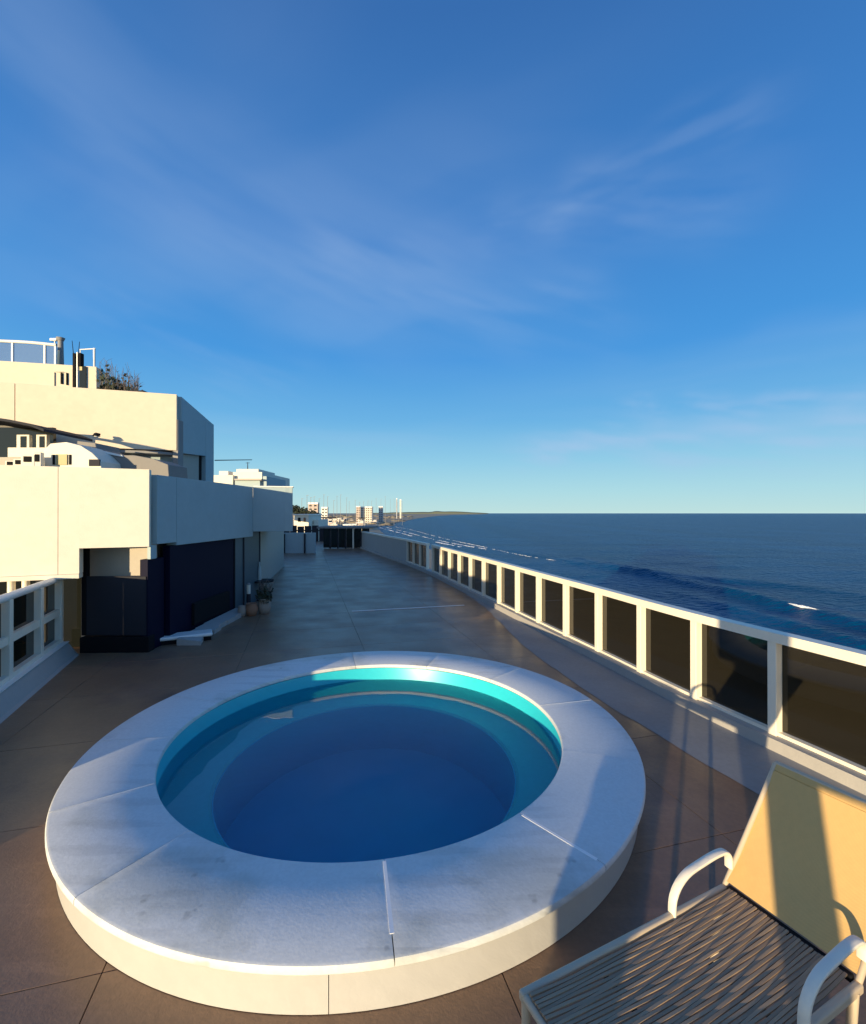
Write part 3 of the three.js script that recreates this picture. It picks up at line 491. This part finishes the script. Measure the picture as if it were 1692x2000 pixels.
// ---------------------------------------------------------------- third tier with roof terrace
{
  const t = thing('top_house', 'highest cream roof house with a dark doorway, behind the upper house', 'building');
  const s = 20, A = Q(188, 716, s), B = Q(-80, 700, 18.9), y = A.y;
  mesh('wall', prism([[A.x, s], [A.x - 1.2, s + 5], [B.x - 1, s + 5], [B.x, 18.9]].reverse(), 5.0, y, 0.01), M.creamUpper, t);
  const on = (x, y0, z = 0) => { const q = (CX - x) / F; let lo = 0, hi = 1; for (let i = 0; i < 40; i++) { const m = (lo + hi) / 2, X = lerp(A.x, B.x, m), S = lerp(s, 18.9, m); (-X / S < q) ? lo = m : hi = m; } const S = lerp(s, 18.9, lo); return Q(x, y0, S - 0.02 - z); };
  const pan = (n, x0, x1, y0, y1, m, d = 0.05) => { const a = on(x0, y0), b = on(x1, y1); return mesh(n, box(b.x - a.x, a.y - b.y, d).translate((a.x + b.x) / 2, (a.y + b.y) / 2, (a.z + b.z) / 2), m, t); };
  pan('doorway', 155, 169, 715, 759, M.darkGlass); pan('downpipe', 143, 149, 690, 759, M.black, 0.12); pan('downpipe', 150.5, 153, 688, 759, M.whiteMetal, 0.1); pan('flue', 155, 161, 690, 716, M.black, 0.2); pan('sign_plate', 156, 162, 716, 724, M.olive, 0.08);
  pan('hatch_frame', 106, 127, 726, 727, M.taupe); pan('hatch_frame', 106, 107, 727, 756, M.taupe); pan('bracket', 119, 122, 728, 750, M.black, 0.08); pan('bracket', 130, 132, 728, 752, M.black, 0.08);
  const r = thing('roof_railing', 'white railing with blue glass on the highest roof', 'railing');
  const L = [Q(-70, 664, 19), Q(0, 666, 19.4), Q(60, 669, 19.6), Q(110, 674, 19.8)];
  const rail = new THREE.CatmullRomCurve3(L); mesh('top_rail', new THREE.TubeGeometry(rail, 20, 0.07, 8), M.whiteMetal, r);
  for (const u of [0.04, 0.50, 0.87, 0.99]) { const p = rail.getPointAt(u); mesh('post', box(0.07, p.y - y + 0.35, 0.07).translate(p.x, (p.y + y - 0.35) / 2 - 0.05, p.z), M.whiteMetal, r); }
  for (const [a, b] of [[0.05, 0.49], [0.51, 0.86], [0.88, 0.98]]) { const p = rail.getPointAt(a), q = rail.getPointAt(b); mesh('glass_pane', hexa([[p.x, -p.z], [q.x, -q.z], [q.x, -q.z + 0.012], [p.x, -p.z + 0.012]], [y, y, y, y], [p.y - 0.08, q.y - 0.08, q.y - 0.08, p.y - 0.08]), M.clear, r); }
  // masts
  const m1 = Q(118, 710, 20.3), ch = thing('chimney_mast', 'grey chimney mast with a small white floodlight on the highest roof', 'mast', [m1.x, y, m1.z]);
  mesh('stack', new THREE.CylinderGeometry(0.10, 0.13, 1.22, 12).translate(0, 0.61, 0), M.greyMetal, ch); mesh('cap', new THREE.CylinderGeometry(0.17, 0.12, 0.12, 12).translate(0, 1.28, 0), M.greyMetal, ch);
  mesh('floodlight', merge([box(0.28, 0.1, 0.14).translate(-0.28, 1.26, 0), rod(new THREE.Vector3(0, 1.2, 0), new THREE.Vector3(-0.25, 1.24, 0), 0.02), rod(new THREE.Vector3(-0.25, 0, 0.02), new THREE.Vector3(-0.25, 1.24, 0), 0.025)]), M.whiteMetal, ch);
  for (const [x, yt, lean, lab] of [[146, 665, -0.12, 'thin dark antenna rod leaning left beside the roof doorway'], [151, 667, 0.09, 'thin dark antenna rod leaning right beside the roof doorway']]) {
    const b = Q(x, 700, 20.2), tp = Q(x, yt, 20.2), a = thing('antenna', lab, 'antenna', [b.x, y, b.z]);
    mesh('rod', rod(new THREE.Vector3(0, 0, 0), new THREE.Vector3(lean, tp.y - y, 0), 0.022, 0.01), M.black, a); mesh('foot', new THREE.CylinderGeometry(0.05, 0.07, 0.25, 10).translate(0, 0.125, 0), M.black, a);
  }
  const fb = Q(184, 715, 20.2), fr = thing('rooftop_frame', 'slender white pipe frame at the edge of the highest roof', 'frame', [fb.x, y, fb.z]);
  mesh('post', rod(new THREE.Vector3(0, 0, 0), new THREE.Vector3(0, 0.86, 0), 0.045), M.whiteMetal, fr); mesh('crossbar', rod(new THREE.Vector3(0.05, 0.84, 0), new THREE.Vector3(-0.62, 0.8, 0), 0.025), M.whiteMetal, fr); mesh('post', rod(new THREE.Vector3(-0.6, 0, 0), new THREE.Vector3(-0.6, 0.8, 0), 0.02), M.whiteMetal, fr);
}
// leafless rooftop shrubs
function shrub(name, label, base, hgt, wid, n, leafy, seed) {
  const R = rng(seed), t = thing(name, label, 'shrub', base), tw = [], lf = [];
  for (let i = 0; i < n; i++) {
    const a = R() * 6.28, sp = wid * (0.2 + 0.8 * R()) * 0.5, top = new THREE.Vector3(Math.cos(a) * sp, hgt * (0.45 + 0.55 * R()), Math.sin(a) * sp * 0.6), mid = top.clone().multiply(new THREE.Vector3(0.35, 0.55, 0.35));
    const b0 = new THREE.Vector3((R() - 0.5) * wid * 0.25, 0, (R() - 0.5) * 0.2);
    tw.push(rod(b0, mid, 0.018, 0.011, 5), rod(mid, top, 0.011, 0.004, 5));
    for (let k = 0; k < 4; k++) { const q = mid.clone().lerp(top, R()), e = q.clone().add(new THREE.Vector3((R() - 0.5) * 0.35, 0.12 + 0.2 * R(), (R() - 0.5) * 0.3)); tw.push(rod(q, e, 0.006, 0.003, 4)); }
    for (let k = 0; k < leafy; k++) { const q = b0.clone().lerp(top, 0.15 + 0.85 * R() * R()); const g = new THREE.PlaneGeometry(0.05 + 0.06 * R(), 0.09 + 0.06 * R()); g.rotateX(R() * 3); g.rotateY(R() * 6); lf.push(g.translate(q.x + (R() - 0.5) * 0.22, q.y + (R() - 0.5) * 0.16, q.z + (R() - 0.5) * 0.2)); }
  }
  mesh('stems', merge(tw), M.twig, t); if (lf.length) mesh('leaves', merge(lf), M.leaf, t); return t;
}
{
  const tr = thing('roof_planter', 'long grey planter trough on the roof of the upper house', 'planter', [0, 0, 0]); const a = Q(192, 762, 17.5), b = Q(280, 765, 17.5);
  mesh('trough', board([a.x, 17.5], [b.x, 17.5], 5.93, Math.max(a.y, 6.12), 0.4, 1, 0.01), M.slate, tr);
  [[204, 704, 0.5, 26, 30, 'leafy dark shrub against the top house wall', 4], [226, 716, 0.7, 30, 34, 'bushy twiggy shrub in the middle of the roof planter', 5], [248, 724, 0.6, 26, 16, 'pale bare shrub in the roof planter', 6], [266, 728, 0.45, 20, 10, 'thin bare shrub at the sea end of the roof planter', 7]].forEach(([x, y, w, n, l, lab, sd]) => { const p = Q(x, 762, 17.7), q = Q(x, y, 17.7); shrub('roof_shrub', lab, [p.x, 6.1, p.z], q.y - 6.1, w * 1.4, n, l, sd); });
}
// cable and aerial
{ const a = Q(420, 899, 19), b = Q(492, 898, 26); tag(mesh('cable', rod(a, b, 0.02, 0.02, 6), M.slate), 'thin cable running out from the upper house', 'cable'); }

// ---------------------------------------------------------------- clutter by the building
{
  // pale board lying by the wall
  const a = P(290, 1258, 0.02), b = P(415, 1244, 0.02), t = thing('lounger_pad', 'flat white pad lying on the floor by the slate screen', 'pad', [(a.x + b.x) / 2, 0, (a.z + b.z) / 2], Math.atan2(-(b.z - a.z), b.x - a.x));
  const L = Math.hypot(b.x - a.x, b.z - a.z); mesh('pad', box(L, 0.07, 0.36, 0.03, 4).translate(0, 0.115, 0), M.whiteMetal, t); mesh('base', box(L * 0.92, 0.08, 0.30).translate(0.02, 0.04, 0), M.black, t); mesh('head_roll', new THREE.CapsuleGeometry(0.035, 0.26, 4, 10).rotateX(Math.PI / 2).translate(-L / 2 + 0.08, 0.165, 0), M.whiteMetal, t);
  const pot = (x, y, r, h, m, label, name = 'flower_pot', cat = 'pot') => { const p = P(x, y), t = thing(name, label, cat, [p.x, 0, p.z]); const prof = [[0.001, 0], [r * 0.7, 0], [r * 0.95, h * 0.35], [r, h * 0.6], [r * 0.8, h * 0.88], [r * 0.9, h * 0.93], [r * 0.88, h], [r * 0.7, h], [r * 0.68, h * 0.85], [0.001, h * 0.84]].map(([a, b]) => new THREE.Vector2(a, b)); mesh('body', new THREE.LatheGeometry(prof, 28), m, t); mesh('soil', new THREE.CylinderGeometry(r * 0.69, r * 0.69, 0.02, 20).translate(0, h * 0.86, 0), M.black, t); return t; };
  pot(492, 1202, 0.15, 0.30, M.clay, 'round terracotta pot between two darker pots by the glazed wall');
  pot(473, 1204, 0.10, 0.26, M.stone, 'narrow dark stone pot at the end of the navy wall');
  pot(517, 1198, 0.16, 0.38, M.stone, 'large ribbed grey pot beside the terracotta pot');
  const lt = P(486, 1186), l = thing('garden_lantern', 'slim cream lantern standing behind the pots', 'lantern', [lt.x, 0, lt.z]); mesh('stem', new THREE.CylinderGeometry(0.05, 0.06, 0.36, 14).translate(0, 0.18, 0), M.slate, l); mesh('shade', new THREE.CylinderGeometry(0.05, 0.05, 0.24, 16).translate(0, 0.48, 0), M.cream, l); mesh('cap', new THREE.ConeGeometry(0.065, 0.06, 16).translate(0, 0.63, 0), M.greyMetal, l);
  const pp = P(506, 1172), tb = thing('pedestal_table', 'small dark table with a pale bottle beside the glazed wall', 'table', [pp.x, 0, pp.z]); mesh('top', new THREE.CylinderGeometry(0.32, 0.30, 0.05, 28).translate(0.1, 0.55, 0), M.slate, tb); mesh('stem', new THREE.CylinderGeometry(0.04, 0.06, 0.53, 14).translate(0.1, 0.265, 0), M.slate, tb); mesh('foot', new THREE.CylinderGeometry(0.18, 0.2, 0.03, 20).translate(0.1, 0.016, 0), M.slate, tb);
  tag(mesh('bottle', new THREE.LatheGeometry([[0.001, 0], [0.05, 0], [0.05, 0.3], [0.02, 0.42], [0.02, 0.52], [0.001, 0.52]].map(([a, b]) => new THREE.Vector2(a, b)), 18).translate(pp.x + 0.02, 0.576, pp.z), M.cladding), 'tall pale bottle standing on the small dark table', 'bottle');
  shrub('potted_shrub', 'dry twiggy shrub growing from the grey ribbed pot', [P(517, 1198).x, 0.33, P(517, 1198).z], 0.35, 0.35, 14, 16, 21);
}
// dark pavilion and low screens at the far end of the neighbour's terrace
{
  const s = 33, a = Q(632, 1030, s), b = Q(722, 1032, s), t = thing('pavilion', 'dark glazed pavilion at the far end of the shaded terrace', 'pavilion');
  mesh('roof', board([a.x - 0.4, s - 0.3], [b.x + 0.3, s - 0.3], 1.42, 1.55, 3, 1, 0.01), M.roofGrey, t);
  for (let i = 0; i < 6; i++) { const x0 = lerp(a.x, b.x, i / 6), x1 = lerp(a.x, b.x, (i + 1) / 6) - 0.12; mesh('glass_pane', board([x0, s], [x1, s], 0.06, 1.41, 0.03, 1, 0.002), M.darkGlass, t); mesh('post', board([x1 + 0.01, s - 0.03], [x1 + 0.10, s - 0.03], 0, 1.415, 0.1, 1, 0.004), i === 3 ? M.rail : M.slate, t); }
  const ef = thing('end_fence', 'dark slatted fence closing the far end of the shaded terrace', 'fence'); for (let i = 0; i < 22; i++) mesh('board', board([-23.5 + i * 0.64, 41.4], [-22.92 + i * 0.64, 41.4], 0.02, 1.32 + 0.04 * (i % 3), 0.05, 1, 0.004), M.slate, ef); mesh('fence_rail', board([-23.5, 41.47], [-9.5, 41.47], 0.9, 1.0, 0.06, 1, 0.004), M.slate, ef);
  const w = thing('terrace_wall', 'low pale wall with framed doors along the shaded terrace', 'wall'), sw = 29, p = Q(520, 1040, sw), q = Q(616, 1040, sw);
  mesh('wall', board([p.x, sw], [q.x, sw], 0, 1.28, 0.15, 1, 0.01), M.cladding, w);
  for (const x of [556, 596]) { const c = Q(x, 1055, sw); mesh('door_frame', box(0.09, 1.2, 0.08).translate(c.x, 0.62, -sw + 0.05), M.slate, w); }
  const c = P(570, 1074), d = thing('bench', 'low dark bench in front of the pale terrace wall', 'bench', [c.x, 0, c.z]); mesh('seat', box(1.2, 0.07, 0.4).translate(0, 0.4, 0), M.slate, d); for (const x of [-0.5, 0.5]) mesh('leg', box(0.06, 0.365, 0.36).translate(x, 0.183, 0), M.slate, d);
}
// ---------------------------------------------------------------- white villas and the town along the bay
function villa(label, parts, name = 'white_villa') { const t = thing(name, label, 'house'); for (const [n, x0, x1, y0, y1, s, d, m] of parts) { const a = Q(x0, y1, s), b = Q(x1, y0, s); mesh(n, box(b.x - a.x, b.y - a.y, d, 0.02).translate((a.x + b.x) / 2, (a.y + b.y) / 2, -s - d / 2), m, t); } return t; }
{
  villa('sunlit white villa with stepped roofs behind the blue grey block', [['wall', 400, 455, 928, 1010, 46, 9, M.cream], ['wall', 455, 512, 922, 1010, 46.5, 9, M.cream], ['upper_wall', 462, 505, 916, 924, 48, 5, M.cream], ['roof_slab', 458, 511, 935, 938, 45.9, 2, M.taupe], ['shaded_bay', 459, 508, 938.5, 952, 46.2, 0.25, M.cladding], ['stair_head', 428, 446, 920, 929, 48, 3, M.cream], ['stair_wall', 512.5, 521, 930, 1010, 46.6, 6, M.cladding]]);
  const a = Q(484, 925, 48), m = thing('villa_aerial', 'thin aerial pole on the white villa roof', 'antenna', [a.x, Q(484, 916, 48).y, a.z]); mesh('pole', new THREE.CylinderGeometry(0.03, 0.05, 0.7, 8).translate(0, 0.35, 0), M.slate, m); mesh('crossbar', box(0.4, 0.04, 0.04).translate(0, 0.62, 0), M.slate, m);
  villa('small cream house with two dark windows under the dark tree', [['wall', 574, 603, 1006, 1060, 62, 7, M.cream], ['annex', 604, 622, 1015, 1060, 64, 6, M.cream], ['roof_slab', 573, 604, 1004, 1006.3, 61.8, 7.4, M.whiteMetal], ['window', 582, 587, 1011, 1019, 61.9, 0.09, M.black], ['window', 593, 597, 1011, 1019, 61.9, 0.09, M.clay], ['window', 609, 613, 1018, 1024, 63.9, 0.09, M.taupe]], 'cream_house');
  // dark tree behind the cream house
  const R = rng(31), c = Q(588, 1002, 72), t = thing('dark_tree', 'dark rounded tree behind the small cream house', 'tree', [c.x, -29, c.z]); const top = c.y + 29;
  const tk = [rod(new THREE.Vector3(0, 0, 0), new THREE.Vector3(0.2, top - 0.4, 0), 0.5, 0.18, 8)]; for (let i = 0; i < 6; i++) tk.push(rod(new THREE.Vector3(0.2, top - 1.5, 0), new THREE.Vector3(lerp(-1.6, 2.0, i / 5), top + 0.4 * R(), R() - 0.5), 0.12, 0.04, 6)); mesh('trunk', merge(tk), M.twig, t);
  const lf = []; for (let i = 0; i < 2600; i++) { const k = i % 9, cx = lerp(-1.3, 2.2, k / 8), cy = top + 0.45 * Math.sin(k * 1.9) - 0.12 * k + 0.35, a = R() * 6.28, z = R() * 2 - 1, rr = 0.75 * Math.cbrt(R()), g = new THREE.PlaneGeometry(0.16, 0.22); g.rotateX(R() * 3); g.rotateY(R() * 6); lf.push(g.translate(cx + rr * Math.cos(a) * Math.sqrt(1 - z * z), cy + rr * z * 0.8, rr * Math.sin(a) * Math.sqrt(1 - z * z))); } mesh('crown', merge(lf), M.leaf, t);
  // town buildings; their feet stand on the coastal flats
  const TM = [mat(rgb(.55, .48, .42), 0.9), mat(rgb(.62, .58, .52), 0.9), mat(rgb(.46, .38, .34), 0.9), mat(rgb(.70, .68, .64), 0.9), mat(rgb(.42, .44, .48), 0.9)];
  const town = (x0, x1, yTop, s, m, label, group) => {
    const a = Q(x0, yTop, s), b = Q(x1, yTop, s), w = b.x - a.x, h = a.y + 29, d = w * 0.7, t = thing('town_building', label, 'building', [(a.x + b.x) / 2, -29, -s - d / 2], 0, group);
    mesh('wall', box(w, h, d, 0.05, 1).translate(0, h / 2, 0), m, t); mesh('roof_parapet', box(w * 1.02, h * 0.05 + 0.3, d * 1.02, 0.05, 1).translate(0, h + h * 0.02, 0), M.whiteMetal, t);
    const nx = Math.max(2, Math.round(w / 8)), ny = Math.max(1, Math.round(h / 7)); for (let i = 0; i < nx; i++) for (let j = 0; j < ny; j++) mesh('window', box(w / nx * 0.5, h / ny * 0.4, 0.3, 0.02, 1).translate(-w / 2 + (i + 0.5) * w / nx, (j + 0.5) * h / ny, d / 2 + 0.05), M.darkGlass, t); return t;
  };
  town(602, 621, 984, 900, TM[2], 'reddish slab block rising over the low town');
  town(628, 640, 992, 1100, TM[3], 'slim white block beside the reddish slab block');
  town(696, 704, 990, 1500, TM[2], 'dark brick end block of the pale row on the flats');
  town(705, 727, 991, 1520, TM[1], 'long pale row of flats next to the dark brick block');
  town(740, 748, 990, 1600, TM[4], 'blue grey cube block standing alone on the flats');
  town(774, 776, 975, 2600, TM[4], 'tall thin grey tower far along the bay');
  town(781, 784, 977, 2700, TM[3], 'tall thin white tower far along the bay');
  const G = 'low houses of the far town', Rn = rng(91);
  for (let i = 0; i < 46; i++) { const s = lerp(620, 1900, Math.pow(Rn(), 1.3)), x = lerp(606, 735, Rn()) * 1, w = lerp(7, 20, Rn()), hh = lerp(5, 13, Rn()), px = w * F / s, foot = CY + 31.5 * F / s; if (x + px > 760 - (s < 900 ? 60 : 0)) continue; town(x, x + px, foot - hh * F / s, s, TM[(Rn() * 5) | 0], 'low pale house in the far-off town behind the beach', G); }
  const shed = (x0, x1, y, s, lab) => { const a = Q(x0, y, s), b = Q(x1, y, s), w = b.x - a.x, h = a.y + 29, t = thing('beach_pavilion', lab, 'shelter', [(a.x + b.x) / 2, -29, -s]); mesh('roof', box(w, 1.6, w * 0.5, 0.3).translate(0, h, 0), M.slate, t); for (const u of [-0.42, 0, 0.42]) mesh('post', box(0.6, h - 0.8, 0.6).translate(u * w, (h - 0.8) / 2, 0), M.cream, t); };
  shed(628, 655, 1011, 560, 'wide dark-roofed shelter at the top of the beach'); shed(700, 714, 1012, 800, 'small dark-roofed shelter on the open sand');
  // lamp posts of the sea front
  const LG = 'sea front lamp posts', Rl = rng(55);
  for (let i = 0; i < 24; i++) { const x = 590 + i * 8.6 + (Rl() - 0.5) * 5, s = 520 + i * 28 + Rl() * 60, top = Q(x, lerp(964, 978, Rl()) + i * 0.25, s), h = top.y + 29; const t = thing('lamp_post', 'tall thin lamp post along the far sea front', 'lamp post', [top.x, -29, top.z], 0, LG); mesh('pole', new THREE.CylinderGeometry(0.2, 0.4, h, 6).translate(0, h / 2, 0), M.greyMetal, t); mesh('head', box(2.4, 0.4, 0.6).translate(0.7, h, 0), M.greyMetal, t); }
}
// ---------------------------------------------------------------- lounge chair
{
  const o = P(1415, 1727, 0.42), t = thing('sun_lounger', 'sun lounger with white arms, slatted brown seat and yellow tan backrest', 'sun lounger', [o.x, 0, o.z], Math.atan2(0.425, 0.905));
  const W = 0.60, Ls = 1.375, SY = 0.42, bx = 0.483, by = 0.57, V = (x, y, z) => new THREE.Vector3(x, y, z);
  const alu = mat(rgb(.56, .46, .33), 0.45, { map: again(mottle, 3) }), weave = texture(256, (u, v) => { const a = Math.sin(u * Math.PI * 64) * Math.sin(v * Math.PI * 64); return 0.86 + 0.12 * a + 0.03 * fbm(u * 8, v * 8, 3, 8, 4); });
  const sling = mat(rgb(.82, .53, .20), 0.85, { map: again(weave, 3), bumpMap: again(weave, 3), bumpScale: 0.001 }), strap = [mat(rgb(.37, .26, .165), 0.7, { map: again(mottle, 4) }), mat(rgb(.33, .23, .145), 0.7, { map: again(mottle, 4) }), mat(rgb(.40, .285, .18), 0.7, { map: again(mottle, 4) })];
  for (const z of [0, W]) {
    mesh('side_rail', box(Ls + 0.02, 0.045, 0.035, 0.012, 3).translate(-Ls / 2, SY - 0.02, z), alu, t);
    mesh('leg', merge([rod(V(-Ls + 0.02, 0.0, z), V(-Ls + 0.02, SY - 0.02, z), 0.02, 0.02, 14)]), alu, t);
    mesh('leg', rod(V(-0.1, 0, z), V(-0.04, SY - 0.02, z), 0.02, 0.02, 14), alu, t);
    mesh('back_post', rod(V(0, SY, z), V(bx, SY + by, z), 0.014, 0.014, 12), alu, t);
    // arm: a flat band bent up from the seat, along, and down at the back
    const path = new THREE.CatmullRomCurve3([V(-0.43, SY - 0.03, z), V(-0.42, SY + 0.07, z), V(-0.385, SY + 0.125, z), V(-0.32, SY + 0.165, z), V(-0.2, SY + 0.185, z), V(-0.06, SY + 0.195, z), V(0.0, SY + 0.185, z), V(0.03, SY + 0.15, z), V(0.035, SY + 0.09, z)]);
    const fr = 60, pos = [], idx = [], uv = [], hw = 0.022, ht = 0.011, pr = []; for (let k = 0; k < 16; k++) { const a = k / 16 * 6.2832, c = Math.cos(a), s = Math.sin(a); pr.push([Math.sign(c) * Math.pow(Math.abs(c), 0.6) * hw, Math.sign(s) * Math.pow(Math.abs(s), 0.6) * ht]); }
    for (let i = 0; i <= fr; i++) { const p = path.getPointAt(i / fr), d = path.getTangentAt(i / fr), n = V(-d.y, d.x, 0).normalize(); for (const [a, b] of pr) { pos.push(p.x + n.x * b, p.y + n.y * b, p.z + a); uv.push(i / fr, a); } }
    for (let i = 0; i < fr; i++) for (let k = 0; k < 16; k++) { const a = i * 16 + k, b = i * 16 + (k + 1) % 16; idx.push(a, a + 16, b, b, a + 16, b + 16); } for (let k = 1; k < 15; k++) { idx.push(0, k, k + 1); idx.push(fr * 16, fr * 16 + k + 1, fr * 16 + k); }
    const g = new THREE.BufferGeometry(); g.setAttribute('position', new THREE.Float32BufferAttribute(pos, 3)); g.setAttribute('uv', new THREE.Float32BufferAttribute(uv, 2)); g.setIndex(idx); mesh('arm', toCreasedNormals(g.toNonIndexed(), 0.7), M.rail, t);
  }
  mesh('front_rail', rod(V(-Ls + 0.01, SY - 0.02, 0), V(-Ls + 0.01, SY - 0.02, W), 0.018, 0.018, 12), alu, t);
  mesh('rear_rail', box(0.03, 0.035, W - 0.04, 0.008).translate(0.0, SY - 0.005, W / 2), M.black, t);
  const n = 32; for (let i = 0; i < n; i++) { const z = 0.03 + (W - 0.06) * (i + 0.5) / n, L2 = Ls - 0.03, m = mesh('strap', (() => { const g = new THREE.BoxGeometry(L2, 0.008, (W - 0.06) / n * 0.74, 22, 1, 1), p = g.attributes.position; for (let k = 0; k < p.count; k++) { const u = p.getX(k) / L2; p.setY(k, p.getY(k) - 0.035 * (0.25 - u * u) * 4 * (0.6 + 0.4 * Math.sin(i / n * Math.PI)) + 0.0025 * Math.sin(u * 21 + i * 2.1)); p.setZ(k, p.getZ(k) + 0.002 * Math.sin(u * 17 + i * 1.3)); } g.computeVertexNormals(); return g; })(), strap[i % 3], t); m.position.set(-Ls / 2, SY + 0.008, z); }
  for (const x of [-0.95, -0.45]) mesh('cross_tube', rod(V(x, SY - 0.06, 0), V(x, SY - 0.06, W), 0.013, 0.013, 10), M.black, t);
  // backrest sling with its padded top hem
  const ang = Math.atan2(by, bx), BL = Math.hypot(bx, by), bk = mesh('backrest', (() => { const g = new THREE.BoxGeometry(BL - 0.07, 0.012, W - 0.02, 26, 1, 22), p = g.attributes.position; for (let k = 0; k < p.count; k++) { const u = p.getX(k) / (BL - 0.07) * 2, v = p.getZ(k) / (W - 0.02) * 2; p.setY(k, p.getY(k) + 0.03 * (1 - u * u) * (1 - v * v) - 0.045 * (1 - u * u) * (0.4 + 0.6 * (1 - v * v)) + 0.0025 * Math.sin(u * 5 + v * 3) * (1 - v * v)); } g.computeVertexNormals(); return g; })(), sling, t); bk.rotation.z = ang; bk.position.set(bx / 2 - 0.014, SY + by / 2 - 0.005, W / 2);
  const hem = mesh('hem', box(0.055, 0.026, W - 0.01, 0.01, 3), sling, t); hem.rotation.z = ang; hem.position.set(bx - 0.012, SY + by - 0.016, W / 2);
  mesh('top_bar', rod(V(bx, SY + by, 0), V(bx, SY + by, W), 0.014, 0.014, 12), alu, t);
}
// ---------------------------------------------------------------- behind the camera: added blockers, made up to shade the terrace
{
  const t = thing('added_shade_pier', 'plain cream pier added out of view behind the viewpoint to cast shade', 'pier', [0.1, 0, 0.75]);  // added stand-in for the viewer's shadow on lounger and railing
  mesh('shaft', box(0.19, 1.26, 0.19, 0.02).translate(-0.03, 0.63, 0), M.cream, t); mesh('head', box(0.52, 0.66, 0.4, 0.03).translate(0, 1.592, 0), M.cream, t);
  const w = thing('added_shade_wall', 'short low cream wall stub added out of view to cast shade', 'wall', [-1.05, 0, 0.75]);  // made-up stub, sized to shade the pool ring and lounger seat
  mesh('wall', box(0.40, 0.68, 0.2, 0.01).translate(0, 0.34, 0), M.cream, w); mesh('coping', box(0.44, 0.05, 0.26, 0.01).translate(0, 0.707, 0), M.cream, w);
}
renderer.render(scene, camera);
